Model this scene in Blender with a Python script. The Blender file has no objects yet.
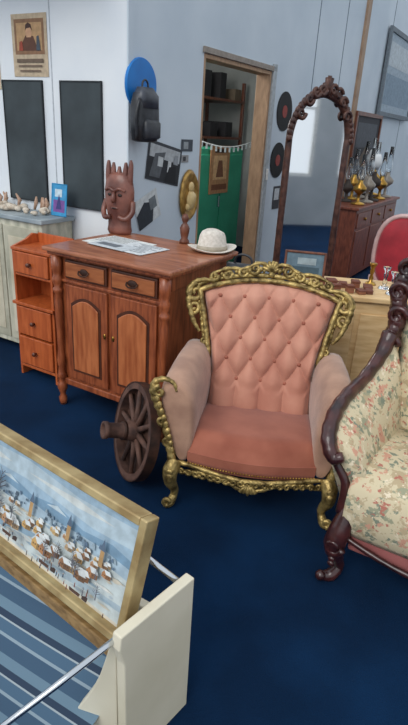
import bpy, bmesh, math, random
from mathutils import Vector, Matrix
random.seed(4)
S=bpy.context.scene
try:
    S.view_settings.view_transform='Standard'; S.view_settings.look='None'
except Exception: pass
pi=math.pi
# ---------------------------------------------------------------- materials
def _n(nt,t,**k):
    n=nt.nodes.new(t)
    for a,v in k.items(): setattr(n,a,v)
    return n
def srgb(c):
    return tuple((x/255/12.92 if x/255<=.04045 else ((x/255+.055)/1.055)**2.4) for x in c)+(1,)
MATS={}
def mat(name,c1,c2=None,scale=20,rough=.6,metal=0,bump=0,stretch=(1,1,1),sheen=0,bscale=None,detail=4,lo=.35,hi=.65,coat=0,spec=.5):
    if name in MATS: return MATS[name]
    m=bpy.data.materials.new(name); m.use_nodes=True; nt=m.node_tree
    b=nt.nodes['Principled BSDF']; b.inputs['Roughness'].default_value=rough; b.inputs['Metallic'].default_value=metal
    b.inputs['Sheen Weight'].default_value=sheen; b.inputs['Coat Weight'].default_value=coat; b.inputs['Specular IOR Level'].default_value=spec
    tc=_n(nt,'ShaderNodeTexCoord'); mp=_n(nt,'ShaderNodeMapping'); mp.inputs['Scale'].default_value=stretch
    nt.links.new(tc.outputs['Object'],mp.inputs['Vector'])
    no=_n(nt,'ShaderNodeTexNoise'); no.inputs['Scale'].default_value=scale; no.inputs['Detail'].default_value=detail
    nt.links.new(mp.outputs[0],no.inputs['Vector'])
    cr=_n(nt,'ShaderNodeValToRGB'); e=cr.color_ramp.elements
    e[0].position=lo; e[1].position=hi; e[0].color=srgb(c1); e[1].color=srgb(c2 or c1)
    nt.links.new(no.outputs['Fac'],cr.inputs['Fac']); nt.links.new(cr.outputs[0],b.inputs['Base Color'])
    if bump:
        n2=_n(nt,'ShaderNodeTexNoise'); n2.inputs['Scale'].default_value=bscale or scale*2; n2.inputs['Detail'].default_value=3
        nt.links.new(mp.outputs[0],n2.inputs['Vector'])
        bp=_n(nt,'ShaderNodeBump'); bp.inputs['Strength'].default_value=bump; bp.inputs['Distance'].default_value=.01
        nt.links.new(n2.outputs['Fac'],bp.inputs['Height']); nt.links.new(bp.outputs[0],b.inputs['Normal'])
    MATS[name]=m; return m
def flat(c,rough=.7): return mat('paint_%d_%d_%d'%tuple(c),c,tuple(max(0,int(x*.88)) for x in c),scale=30,rough=rough)
def stripes_mat(name,cols,scale,rot):
    m=bpy.data.materials.new(name); m.use_nodes=True; nt=m.node_tree; b=nt.nodes['Principled BSDF']; b.inputs['Roughness'].default_value=.85
    tc=_n(nt,'ShaderNodeTexCoord'); mp=_n(nt,'ShaderNodeMapping'); mp.inputs['Rotation'].default_value=rot
    nt.links.new(tc.outputs['Object'],mp.inputs['Vector'])
    w=_n(nt,'ShaderNodeTexWave',wave_type='BANDS',bands_direction='X',wave_profile='SAW'); w.inputs['Scale'].default_value=scale; w.inputs['Distortion'].default_value=0
    nt.links.new(mp.outputs[0],w.inputs['Vector'])
    cr=_n(nt,'ShaderNodeValToRGB'); cr.color_ramp.interpolation='CONSTANT'; e=cr.color_ramp.elements
    e[0].position=0; e[0].color=srgb(cols[0][1]); e[1].position=cols[1][0]; e[1].color=srgb(cols[1][1])
    for p,c in cols[2:]:
        q=e.new(p); q.color=srgb(c)
    nt.links.new(w.outputs['Fac'],cr.inputs['Fac']); nt.links.new(cr.outputs[0],b.inputs['Base Color'])
    return m
def floral_mat():
    m=bpy.data.materials.new('floral_fabric'); m.use_nodes=True; nt=m.node_tree; b=nt.nodes['Principled BSDF']; b.inputs['Roughness'].default_value=.85
    tc=_n(nt,'ShaderNodeTexCoord')
    def layer(scale,thr,off,w=.03):
        mp=_n(nt,'ShaderNodeMapping'); mp.inputs['Location'].default_value=(off,off*2,off*.5); nt.links.new(tc.outputs['Object'],mp.inputs['Vector'])
        n=_n(nt,'ShaderNodeTexNoise'); n.inputs['Scale'].default_value=scale; n.inputs['Detail'].default_value=4; n.inputs['Roughness'].default_value=.6; nt.links.new(mp.outputs[0],n.inputs['Vector'])
        r=_n(nt,'ShaderNodeValToRGB'); r.color_ramp.elements[0].position=thr; r.color_ramp.elements[1].position=thr+w; nt.links.new(n.outputs['Fac'],r.inputs['Fac']); return r.outputs[0]
    col=None; prev=srgb((204,190,158))
    for sc,th,of,c in [(14,.55,1.3,(180,162,130)),(20,.57,5.1,(150,150,124)),(24,.60,8.7,(124,132,114)),(17,.59,3.3,(200,150,126)),(34,.61,7.7,(176,110,94)),(30,.61,2.2,(222,208,182))]:
        mx=_n(nt,'ShaderNodeMix',data_type='RGBA'); nt.links.new(layer(sc,th,of),mx.inputs[0])
        if col is None: mx.inputs[6].default_value=prev
        else: nt.links.new(col,mx.inputs[6])
        mx.inputs[7].default_value=srgb(c); col=mx.outputs[2]
    nt.links.new(col,b.inputs['Base Color']); return m
FLORAL=floral_mat()
CARPET=mat('carpet_blue',(3,31,59),(7,41,74),scale=3,rough=1,bump=.5,bscale=350,spec=.15)
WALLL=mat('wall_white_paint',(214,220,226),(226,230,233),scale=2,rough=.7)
WALLR=mat('wall_white_shade_tint',(186,198,208),(200,210,218),scale=1.5,rough=.7)  # right wall faces away from the daylight; its bluish shade is in this colour
WOOD=mat('cabinet_wood',(116,56,30),(162,88,52),scale=9,stretch=(6,6,.8),rough=.38,bump=.05,coat=.2)
WOODT=mat('cabinet_top_wood',(136,78,52),(174,112,80),scale=8,stretch=(.8,6,6),rough=.35,coat=.2)
WOODD=mat('dark_groove_wood',(62,30,16),(86,44,24),scale=10,rough=.5)
ORNG=mat('orange_pine',(162,76,34),(190,98,50),scale=8,stretch=(5,5,.8),rough=.4,coat=.2)
GREYW=mat('grey_painted_wood',(160,160,142),(204,200,182),scale=7,rough=.75,stretch=(3,3,1))
GREYT=mat('grey_dresser_top',(120,134,142),(160,170,174),scale=5,rough=.5)
GOLD=mat('antique_gold',(96,78,42),(190,164,102),scale=26,rough=.4,metal=.6,bump=.5,bscale=60)
PINK=mat('rose_velvet',(176,116,96),(198,142,120),scale=5,rough=.8,sheen=.3)
ARMF=mat('arm_velvet',(152,114,94),(180,140,116),scale=9,rough=.85,sheen=.3,bump=.2,bscale=200)
SEATF=mat('seat_velvet',(140,74,54),(162,94,72),scale=6,rough=.8,sheen=.25)
ROSEW=mat('rosewood',(36,16,18),(72,34,32),scale=14,rough=.3,coat=.3,bump=.2)
CREAM=mat('cream_paint',(204,196,172),(222,214,192),scale=3,rough=.45,bump=.05)
CHROME=mat('chrome',(200,204,208),rough=.18,metal=1)
WHEELW=mat('weathered_wheel_wood',(58,38,32),(98,68,56),scale=14,rough=.75,bump=.4)
IRON=mat('rusty_iron',(52,36,30),(84,54,42),scale=20,rough=.6,metal=.5)
BLACK=mat('black_vinyl',(10,10,12),(18,18,20),scale=10,rough=.55,spec=.2)
LEATH=mat('black_leather',(24,26,30),(52,55,62),scale=12,rough=.45,bump=.2)
SLATE=mat('blackboard_slate',(38,46,50),(60,70,74),scale=3,rough=.7)
BRONZE=mat('carved_redwood',(86,48,40),(136,86,72),scale=10,rough=.35,bump=.2)
PINEP=mat('pale_pine',(196,158,108),(220,188,140),scale=7,stretch=(1,5,5),rough=.55)
BROWN=mat('brown_wood',(80,42,28),(116,66,44),scale=10,rough=.4,stretch=(4,4,1))
DARKW=mat('mirror_frame_wood',(52,28,24),(92,58,46),scale=20,rough=.4,bump=.4)
WHITE=flat((236,236,232)); PAPER=flat((228,230,226))
GREEN=mat('green_locker_paint',(44,140,106),(56,158,122),scale=3,rough=.5)
BLUED=mat('blue_disc',(0,104,180),(4,122,200),scale=5,rough=.4)
BRASS=mat('brass',(150,110,50),(200,160,80),scale=12,rough=.3,metal=.9)
RED=mat('red_velvet',(140,18,34),(168,32,46),scale=8,rough=.7,sheen=.3)
FELT=mat('hat_straw_white',(200,192,180),(222,214,204),scale=60,rough=.9,bump=.3,bscale=150)
glass=bpy.data.materials.new('clear_glass'); glass.use_nodes=True
_b=glass.node_tree.nodes['Principled BSDF']; _b.inputs['Transmission Weight'].default_value=1; _b.inputs['Roughness'].default_value=.03; _b.inputs['Base Color'].default_value=(.95,.98,1,1)
mirror=bpy.data.materials.new('mirror_glass'); mirror.use_nodes=True
_b=mirror.node_tree.nodes['Principled BSDF']; _b.inputs['Metallic'].default_value=1; _b.inputs['Roughness'].default_value=.04; _b.inputs['Base Color'].default_value=(.82,.84,.85,1)
# ---------------------------------------------------------------- builders
def group(name,loc=(0,0,0),rz=0,rot=None):
    e=bpy.data.objects.new(name,None); S.collection.objects.link(e); e.location=loc
    e.rotation_euler=rot if rot else (0,0,math.radians(rz)); e.empty_display_size=.1
    return e
def obj(name,verts,faces,m,parent=None,smooth=False,bevel=0,loc=(0,0,0),rot=(0,0,0),subsurf=0):
    me=bpy.data.meshes.new(name); me.from_pydata([tuple(v) for v in verts],[],faces); me.update()
    bm=bmesh.new(); bm.from_mesh(me); bmesh.ops.recalc_face_normals(bm,faces=bm.faces); bm.to_mesh(me); bm.free()
    o=bpy.data.objects.new(name,me); S.collection.objects.link(o)
    if isinstance(m,(list,tuple)):
        for x in m: me.materials.append(x)
    elif m: me.materials.append(m)
    o.location=loc; o.rotation_euler=rot
    if parent: o.parent=parent
    if smooth:
        for p in me.polygons: p.use_smooth=True
    if bevel:
        b=o.modifiers.new('bevel','BEVEL'); b.width=bevel; b.segments=2; b.limit_method='ANGLE'
    if subsurf:
        b=o.modifiers.new('sub','SUBSURF'); b.levels=subsurf; b.render_levels=subsurf
    return o
def box(p,name,c,s,m,bevel=.003,rot=(0,0,0)):
    x,y,z=s[0]/2,s[1]/2,s[2]/2
    v=[(-x,-y,-z),(x,-y,-z),(x,y,-z),(-x,y,-z),(-x,-y,z),(x,-y,z),(x,y,z),(-x,y,z)]
    f=[(0,3,2,1),(4,5,6,7),(0,1,5,4),(1,2,6,5),(2,3,7,6),(3,0,4,7)]
    return obj(name,v,f,m,p,bevel=bevel,loc=c,rot=rot)
def bx(p,name,x0,x1,y0,y1,z0,z1,m,bevel=.003):
    return box(p,name,((x0+x1)/2,(y0+y1)/2,(z0+z1)/2),(x1-x0,y1-y0,z1-z0),m,bevel)
def lathe(p,name,prof,m,loc=(0,0,0),rot=(0,0,0),n=24,smooth=True,sx=1,sy=1):
    v=[];f=[]
    for r,z in prof:
        for i in range(n):
            a=2*pi*i/n; v.append((r*math.cos(a)*sx,r*math.sin(a)*sy,z))
    for j in range(len(prof)-1):
        for i in range(n):
            k=(i+1)%n; f.append((j*n+i,j*n+k,(j+1)*n+k,(j+1)*n+i))
    f.append(tuple(range(n-1,-1,-1))); f.append(tuple((len(prof)-1)*n+i for i in range(n)))
    return obj(name,v,f,m,p,smooth=smooth,loc=loc,rot=rot)
def loft(p,name,rings,m,cap=True,closed=True,smooth=True,loc=(0,0,0),rot=(0,0,0),subsurf=0):
    n=len(rings[0]); v=[q for r in rings for q in r]; f=[]
    for j in range(len(rings)-1):
        for i in range(n if closed else n-1):
            k=(i+1)%n; f.append((j*n+i,j*n+k,(j+1)*n+k,(j+1)*n+i))
    if cap and closed:
        f.append(tuple(range(n-1,-1,-1))); f.append(tuple((len(rings)-1)*n+i for i in range(n)))
    return obj(name,v,f,m,p,smooth=smooth,loc=loc,rot=rot,subsurf=subsurf)
def smoothpts(pts,k=6):
    P=[Vector(q) for q in pts]; out=[]
    for i in range(len(P)-1):
        p0=P[max(i-1,0)];p1=P[i];p2=P[i+1];p3=P[min(i+2,len(P)-1)]
        for j in range(k):
            t=j/k
            out.append(.5*((2*p1)+(-p0+p2)*t+(2*p0-5*p1+4*p2-p3)*t*t+(-p0+3*p1-3*p2+p3)*t**3))
    out.append(P[-1]); return out
def tube_data(pts,rad,n=8,sq=1,wob=0):
    P=[Vector(q) for q in pts]; N=len(P)
    R=rad if isinstance(rad,(list,tuple)) else [rad]*N
    if len(R)!=N:
        R0=R; R=[]
        for i in range(N):
            t=i*(len(R0)-1)/(N-1); k=min(int(t),len(R0)-2); R.append(R0[k]*(1-(t-k))+R0[k+1]*(t-k))
    v=[];f=[];u=None
    for i in range(N):
        t=(P[min(i+1,N-1)]-P[max(i-1,0)])
        if t.length<1e-9: t=Vector((0,0,1))
        t.normalize()
        if u is None:
            u=t.cross(Vector((0,0,1)))
            if u.length<.1: u=t.cross(Vector((1,0,0)))
        u=(u-t*u.dot(t))
        if u.length<1e-6: u=t.orthogonal()
        u.normalize(); w=t.cross(u)
        rr=R[i]*(1+wob*math.sin(i*1.9))
        for k in range(n):
            a=2*pi*k/n; v.append(P[i]+u*math.cos(a)*rr+w*math.sin(a)*rr*sq)
    for j in range(N-1):
        for i in range(n):
            k=(i+1)%n; f.append((j*n+i,j*n+k,(j+1)*n+k,(j+1)*n+i))
    f.append(tuple(range(n-1,-1,-1))); f.append(tuple((N-1)*n+i for i in range(n)))
    return v,f
def tube(p,name,pts,rad,m,n=8,sq=1,wob=0,k=0):
    if k: pts=smoothpts(pts,k)
    v,f=tube_data(pts,rad,n,sq,wob); return obj(name,v,f,m,p,smooth=True)
class Multi:
    def __init__(s): s.v=[];s.f=[]
    def add(s,v,f):
        o=len(s.v); s.v+= [tuple(q) for q in v]; s.f+=[tuple(i+o for i in t) for t in f]
    def tube(s,pts,rad,n=6,sq=1,wob=0): s.add(*tube_data(pts,rad,n,sq,wob))
    def ball(s,c,r,sx=1,sy=1,sz=1,n=8):
        v=[];f=[]; m=n//2+1
        for j in range(m+1):
            th=pi*j/m
            for i in range(n):
                a=2*pi*i/n; v.append((c[0]+r*sx*math.sin(th)*math.cos(a),c[1]+r*sy*math.sin(th)*math.sin(a),c[2]+r*sz*math.cos(th)))
        for j in range(m):
            for i in range(n):
                k=(i+1)%n; f.append((j*n+i,j*n+k,(j+1)*n+k,(j+1)*n+i))
        s.add(v,f)
    def box(s,c,sz,R=None):
        x,y,z=[q/2 for q in sz]
        v=[Vector(q) for q in [(-x,-y,-z),(x,-y,-z),(x,y,-z),(-x,y,-z),(-x,-y,z),(x,-y,z),(x,y,z),(-x,y,z)]]
        if R: v=[R@q for q in v]
        s.add([q+Vector(c) for q in v],[(0,3,2,1),(4,5,6,7),(0,1,5,4),(1,2,6,5),(2,3,7,6),(3,0,4,7)])
    def make(s,p,name,m,smooth=True): return obj(name,s.v,s.f,m,p,smooth=smooth)
def extrude(p,name,poly,y0,y1,m,bevel=.002,smooth=False,loc=(0,0,0),rot=(0,0,0)):
    n=len(poly); v=[(x,y0,z) for x,z in poly]+[(x,y1,z) for x,z in poly]
    f=[tuple(range(n)),tuple(range(2*n-1,n-1,-1))]+[(i,(i+1)%n,n+(i+1)%n,n+i) for i in range(n)]
    return obj(name,v,f,m,p,bevel=bevel,loc=loc,rot=rot)
def spiral(fn,cx,cy,R,a0,dirn,turns=1.3,N=18):
    pts=[]
    for i in range(N+1):
        t=i/N; a=a0+dirn*turns*2*pi*t; r=R*(1-.85*t); pts.append(fn(cx+r*math.cos(a),cy+r*math.sin(a)))
    return pts
def picture(name,loc,rz,w,h,fr,fmat,bg,shapes,tilt=0,roll=0,th=.02):
    """flat picture: local x right, z up, faces -y; centre origin"""
    g=group(name,loc,rot=(math.radians(tilt),math.radians(roll),math.radians(rz)))
    bx(g,'backing',-w/2,w/2,-th*.5,-.001,-h/2,h/2,bg,0)
    if fr:
        for nm,a in (('frame_left',(-w/2-fr,-w/2,-h/2-fr,h/2+fr)),('frame_right',(w/2,w/2+fr,-h/2-fr,h/2+fr)),('frame_top',(-w/2,w/2,h/2,h/2+fr)),('frame_bottom',(-w/2,w/2,-h/2-fr,-h/2))):
            bx(g,nm,a[0],a[1],-th,-.001,a[2],a[3],fmat,.004)
    many=len(shapes)>20; byc={}
    for i,(c,pl) in enumerate(shapes):
        y=-th*.5-(.00003*(i+1)+.0002 if many else .0006*(i+1))
        byc.setdefault(tuple(c),[]).append([(x*w,y,z*h) for x,z in pl])
    for i,(c,pls) in enumerate(byc.items()):
        v=[];f=[]
        for pl in pls: f.append(tuple(range(len(v),len(v)+len(pl)))); v+=pl
        obj('painted_shapes_%d'%(i+1),v,f,flat(c),g)
    return g
def rect(x0,x1,z0,z1): return [(x0,z0),(x1,z0),(x1,z1),(x0,z1)]
# ---------------------------------------------------------------- camera
cam=bpy.data.cameras.new('camera'); co=bpy.data.objects.new('camera',cam); S.collection.objects.link(co)
cam.sensor_fit='VERTICAL'; cam.sensor_height=24; cam.lens=24*547/725
p=math.radians(23); r=math.atan2(78,1290)
X=Vector((1,0,0)); Dn=Vector((0,-math.sin(p),-math.cos(p))); F=Vector((0,math.cos(p),-math.sin(p)))
right=X*math.cos(r)-Dn*math.sin(r); down=X*math.sin(r)+Dn*math.cos(r)
M=Matrix((right,-down,-F)).transposed().to_4x4(); M.translation=(0,0,1.6); co.matrix_world=M
cam.clip_start=.02
S.camera=co
# ---------------------------------------------------------------- lights
w=bpy.data.worlds.new('daylight'); S.world=w; w.use_nodes=True
bg=w.node_tree.nodes['Background']; bg.inputs[0].default_value=(.85,.92,1,1); bg.inputs[1].default_value=1.0
sd=bpy.data.lights.new('window_daylight','SUN'); sd.energy=1.5; sd.angle=math.radians(35); sd.color=(1,.98,.94)
so=bpy.data.objects.new('window_daylight',sd); S.collection.objects.link(so)
so.rotation_euler=Vector((.42,.62,-.66)).to_track_quat('-Z','Y').to_euler()
# ---------------------------------------------------------------- room
C=Vector((-.56,3.65,0)); A=Vector((.5,.8660,0)); B=Vector((-.8660,.5,0)); NR=Vector((.8660,-.5,0))
def LW(s,z,off=0): q=C+B*s-A*off; return (q.x,q.y,z)
def RW(s,z,off=0): q=C+A*s+NR*off; return (q.x,q.y,z)
HT=3.7
box(None,'floor',(1,4,-.05),(18,18,.1),CARPET,0)
def room_box(name,s0,s1,y0,y1,z0,z1,m,side):
    o=bx(None,name,s0,s1,y0,y1,z0,z1,m,0)
    c=Vector(o.location); rz=math.radians(-30 if side=='L' else 60)
    o.location=C+Matrix.Rotation(rz,3,'Z')@c; o.rotation_euler=(0,0,rz); return o
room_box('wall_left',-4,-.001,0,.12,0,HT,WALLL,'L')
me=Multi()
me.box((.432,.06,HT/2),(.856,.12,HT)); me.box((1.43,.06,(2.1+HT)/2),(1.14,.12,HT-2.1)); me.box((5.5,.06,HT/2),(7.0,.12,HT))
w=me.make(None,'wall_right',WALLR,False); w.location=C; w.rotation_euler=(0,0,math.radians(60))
room_box('wall_far',-.2,6.5,9.0,9.12,0,HT,WALLL,'L')
# side wall opposite (seen in the mirror), with window openings
me=Multi()
yo=-6.5
me.box((4.5,yo,.45),(9,.12,.9)); me.box((4.5,yo,3.25),(9,.12,.9))
for s in (.2,2.2,4.2,6.2,8.6): me.box((s,yo,1.85),(.5,.12,1.9))
w=me.make(None,'wall_windows',mat('wall_grey_paint',(170,176,180),(186,190,194),scale=2,rough=.7),False); w.location=C; w.rotation_euler=(0,0,math.radians(60))
for i,s in enumerate((1.2,3.2,5.2,7.4)):
    g=group('window_%d'%(i+1),RW(s,1.85,6.5),60); wd=.75 if i<3 else .95
    for a in ((-wd,-wd+.05,-.95,.95),(wd-.05,wd,-.95,.95),(-.02,.02,-.95,.95),(-wd,wd,.90,.95),(-wd,wd,-.95,-.90),(-wd,wd,.2,.24)): bx(g,'sash_bar',a[0],a[1],-.03,.03,a[2],a[3],WHITE,0)
g=group('brown_wardrobe',RW(2.0,0,6.35),60)
bx(g,'body',-.55,.55,0,.5,.08,1.75,BROWN,.01); bx(g,'cornice',-.6,.6,-.03,.55,1.75,1.83,BROWN,.01); bx(g,'door_left',-.52,-.01,.5,.52,.12,1.7,WOOD,.01); bx(g,'door_right',.01,.52,.5,.52,.12,1.7,WOOD,.01); bx(g,'plinth',-.55,.55,.0,.5,0,.08,BROWN,.005)
# trims
room_box('trim_1',-.002,.05,-.012,0,0,HT,WALLR,'R')
room_box('trim_2',4.35,4.47,-.03,0,0,HT,mat('batten_wood',(140,112,90),(166,138,112),scale=6,rough=.6),'R')
for i,s in enumerate((2.95,3.75,5.6,6.9)): room_box('trim_%d'%(i+3),s,s+.012,-.004,0,0,HT,flat((120,132,144)),'R')
for i,s in enumerate((.62,1.25)): room_box('trim_%d'%(i+7),-s,-s+.008,-.003,0,0,HT,flat((190,196,202)),'L')
# door frame
FR=mat('door_frame_wood',(150,118,90),(178,144,112),scale=8,rough=.6,stretch=(4,4,1))
g=group('door_1',RW(0,0),60)
bx(g,'jamb_right',1.965,2.0,0,.13,0,2.1,FR); bx(g,'jamb_left',.86,.89,0,.13,0,2.1,FR); bx(g,'lintel',.86,2.0,0,.13,2.07,2.1,FR)
bx(g,'casing_right',2.0,2.07,-.018,0,0,2.16,flat((176,182,186))); bx(g,'casing_top',.84,2.07,-.018,0,2.1,2.14,flat((150,140,130)))
bx(g,'light_switch',2.03,2.06,-.03,-.018,1.2,1.3,WHITE)
# inner room
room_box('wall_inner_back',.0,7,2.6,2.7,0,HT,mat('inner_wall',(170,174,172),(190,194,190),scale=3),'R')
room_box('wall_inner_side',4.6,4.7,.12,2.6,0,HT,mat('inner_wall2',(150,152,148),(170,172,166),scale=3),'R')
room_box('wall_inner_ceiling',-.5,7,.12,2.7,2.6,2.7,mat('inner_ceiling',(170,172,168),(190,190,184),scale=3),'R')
# locker
g=group('green_locker',RW(0,0),60)
bx(g,'body',2.25,3.3,.9,1.4,0.02,1.42,GREEN,.006); bx(g,'door_left_panel',2.28,2.76,.885,.9,.1,1.36,GREEN,.004); bx(g,'door_right_panel',2.79,3.27,.885,.9,.1,1.36,GREEN,.004)
bx(g,'plinth',2.25,3.3,.92,1.4,0,.03,GREEN); bx(g,'handle',2.72,2.74,.86,.885,.8,.92,CHROME)
picture('brown_poster',RW(2.72,1.2,-.88),60,.42,.5,0,None,flat((178,128,86)),[((120,70,44),rect(-.4,.4,-.42,-.3)),((214,168,120),rect(-.35,.35,-.2,.3)),((120,74,48),[(-.2,-.15),(.2,-.15),(.1,.2),(-.1,.2)]),((70,44,32),rect(-.3,.3,.36,.44))])
g=group('storage_shelf',RW(0,0),60)
for i,z in enumerate((1.5,1.95)): bx(g,'shelf_board_%d'%i,2.5,4.4,1.5,2.1,z,z+.03,BROWN)
for i,(x,y) in enumerate(((2.52,1.52),(4.38,1.52),(2.52,2.08),(4.38,2.08))): bx(g,'upright_%d'%i,x-.02,x+.02,y-.02,y+.02,0,2.2,BROWN)
for i in range(9):
    x=2.6+i*.2; h=random.uniform(.12,.34); z=1.53 if i%2 else 1.98
    bx(g,'carton_%d'%i,x,x+random.uniform(.14,.19),1.55,1.9,z,z+h,flat(random.choice([(60,50,44),(96,84,70),(38,36,38),(120,104,84),(70,52,60)])))
g=group('bunting_string',RW(0,0),60)
mm=Multi(); mm.tube([(2.2+i*.06,.84,1.5-.06*math.sin(pi*i/20)) for i in range(21)],.006,5)
mm.make(g,'cord',WHITE)
mm=Multi()
for i in range(12):
    x=2.25+i*.1; z=1.5-.06*math.sin(pi*(x-2.2)/1.2); mm.box((x,.835,z-.03),(.035,.004,.05))
mm.make(g,'flags',PAPER,False)
# ---------------------------------------------------------------- wall items left
def blackboard(s0,s1,name='blackboard'):
    w=s1-s0; g=group(name,LW((s0+s1)/2,1.45,.001),-30)
    bx(g,'slate',-w/2,w/2,-.012,0,-.39,.39,SLATE,.002)
    F=mat('slate_frame',(30,36,40),rough=.6)
    for a in ((-w/2,-w/2+.008,-.39,.39),(w/2-.008,w/2,-.39,.39),(-w/2,w/2,.382,.39),(-w/2,w/2,-.39,-.382)): bx(g,'edge',a[0],a[1],-.016,0,a[2],a[3],F,.001)
blackboard(.19,.54); blackboard(.70,1.08)
picture('vintage_poster',LW(.80,2.04,.002),-30,.32,.36,0,None,flat((196,176,148)),[((140,104,76),rect(-.42,.42,-.14,.42)),((188,150,108),rect(-.36,.36,-.08,.36)),((96,60,44),[(-.26,-.08),(.24,-.08),(.17,.06),(.12,.15),(-.10,.16),(-.2,.05)]),((206,160,124),[(-.07,.13),(.06,.13),(.09,.2),(.07,.27),(0,.31),(-.08,.27),(-.09,.2)]),((70,44,36),[(-.1,.23),(-.06,.27),(.05,.28),(.1,.23),(.07,.33),(-.01,.36),(-.08,.33)]),((160,70,50),[(-.3,-.08),(-.18,-.08),(-.2,.08),(-.28,.06)]),((70,80,90),[(.2,-.08),(.32,-.08),(.28,.16),(.22,.14)]),((110,92,76),rect(-.38,.38,-.27,-.21)),((120,100,84),rect(-.34,.34,-.34,-.31)),((120,100,84),rect(-.3,.3,-.42,-.39))],th=.004)
picture('vintage_poster',LW(1.25,2.0,.002),-30,.3,.44,0,None,flat((206,190,160)),[((150,96,70),rect(-.4,.4,-.2,.4)),((90,60,50),rect(-.1,.35,-.1,.2)),((110,94,80),rect(-.38,.38,-.36,-.3))],th=.004)
# right wall items
g=group('blue_disc',RW(.12,1.83,.013),60)
lathe(g,'plate',[(.0,-.01),(.148,-.01),(.152,-.004),(.152,.004),(.148,.01),(0,.01)],BLUED,rot=(pi/2,0,0),n=40,smooth=False)
g=group('hanging_backpack',RW(.06,1.67,.09),60)
def bagring(z,w,d,y=0):
    return [(w*math.copysign(abs(math.cos(2*pi*i/20))**.6,math.cos(2*pi*i/20)),y+d*math.copysign(abs(math.sin(2*pi*i/20))**.6,math.sin(2*pi*i/20)),z) for i in range(20)]
loft(g,'body',[bagring(-.16,.07,.03),bagring(-.15,.1,.045),bagring(-.05,.11,.055),bagring(.05,.1,.055),bagring(.11,.085,.045),bagring(.135,.05,.02)],LEATH)
loft(g,'front_pocket',[bagring(-.14,.06,.02,-.055),bagring(-.13,.075,.025,-.055),bagring(-.05,.075,.025,-.055),bagring(-.03,.06,.012,-.05)],LEATH)
loft(g,'flap',[bagring(.03,.088,.05,-.012),bagring(.10,.088,.05,-.01),bagring(.145,.06,.03,0)],mat('leather_flap',(40,44,52),(70,74,84),scale=10,rough=.4))
tube(g,'top_loop',[(-.03,0,.13),(-.025,0,.17),(0,0,.185),(.025,0,.17),(.03,0,.13)],.006,LEATH,k=4)
tube(g,'strap',[(-.09,-.03,.08),(-.125,-.03,-.02),(-.1,-.02,-.14)],.009,LEATH,k=4)
g2=[((40,42,46),rect(-.48,.48,-.46,.1)),((180,184,186),[(-.45,.1),(.45,.1),(.45,.42),(-.45,.42)]),((90,94,98),[(-.4,-.4),(-.1,-.4),(0,.3),(-.3,.2)]),((200,204,204),[(-.2,-.1),(-.05,-.1),(-.05,.15),(-.2,.15)]),((210,212,212),[(.1,-.2),(.2,-.2),(.2,.1),(.1,.1)]),((20,22,26),[(.05,-.46),(.4,-.46),(.35,0),(.15,-.05)]),((150,154,158),[(.25,.05),(.4,.05),(.38,.3),(.28,.3)])]
picture('photograph_print',RW(.40,1.37,.003),60,.40,.25,0,None,flat((60,64,70)),g2,roll=10,th=.004)
picture('postcard',RW(.68,1.49,.003),60,.15,.08,0,None,flat((70,76,84)),[((150,156,160),rect(-.3,.1,-.3,.3))],th=.004)
picture('postcard',RW(.66,1.40,.003),60,.09,.05,0,None,flat((150,150,150)),[((60,60,64),rect(-.3,.1,-.3,.3))],th=.004)
picture('sketch_paper',RW(.22,1.08,.003),60,.26,.2,0,None,flat((210,214,214)),[((44,50,58),[(-.5,-.5),(.1,-.5),(.3,.1),(-.1,.3),(-.5,0)]),((110,116,120),rect(.1,.4,-.1,.3))],roll=-20,th=.004)
g=group('relief_plaque',RW(.72,1.14,.02),60)
lathe(g,'rim',[(0,-.018),(.11,-.018),(.125,-.008),(.11,.012),(.10,.006),(0,.006)],mat('plaque_gilt',(138,102,48),(196,156,86),scale=20,rough=.35,metal=.5),rot=(pi/2,0,0),n=36,sy=1.5)
mm=Multi(); mm.ball((0,-.01,.06),.035,1,.5,1.2); mm.ball((.0,-.012,-.03),.06,1,.4,1.2); mm.ball((-.04,-.012,-.08),.03,1,.5,1); mm.ball((.045,-.012,-.02),.025,1,.5,1.6); mm.ball((.0,-.014,.02),.02,1,.6,1)
mm.make(g,'relief_figure',mat('plaque_relief',(196,166,110),(220,194,140),scale=20,rough=.45))
for (s,z,r) in ((2.34,1.80,.17),(2.29,1.37,.16)):
    g=group('vinyl_record',RW(s,z,.006),60)
    lathe(g,'disc',[(0,-.002),(r,-.002),(r,.002),(0,.002)],BLACK,rot=(pi/2,0,0),n=40,smooth=False)
    lathe(g,'label',[(0,0),(r*.32,0),(r*.32,.004),(0,.004)],flat((150,60,50)),rot=(pi/2,0,0),n=24,smooth=False)
picture('wall_notice',RW(2.35,1.02,.003),60,.16,.22,0,None,flat((60,60,64)),[((200,204,206),rect(-.35,.35,-.1,.4))],th=.004)
picture('framed_painting',RW(5.05,1.5,.02),60,1.1,.75,.05,BROWN,flat((44,44,50)),[((80,84,90),rect(-.4,.4,0,.4)),((110,96,80),[(-.3,-.3),(.2,-.3),(.1,.1)])],th=.04)
picture('framed_painting',RW(6.3,2.45,.02),60,1.7,.95,.06,flat((110,120,128)),flat((160,176,188)),[((130,150,166),rect(-.45,.45,-.4,0)),((190,200,206),rect(-.45,.45,.1,.4))],th=.04)
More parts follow.
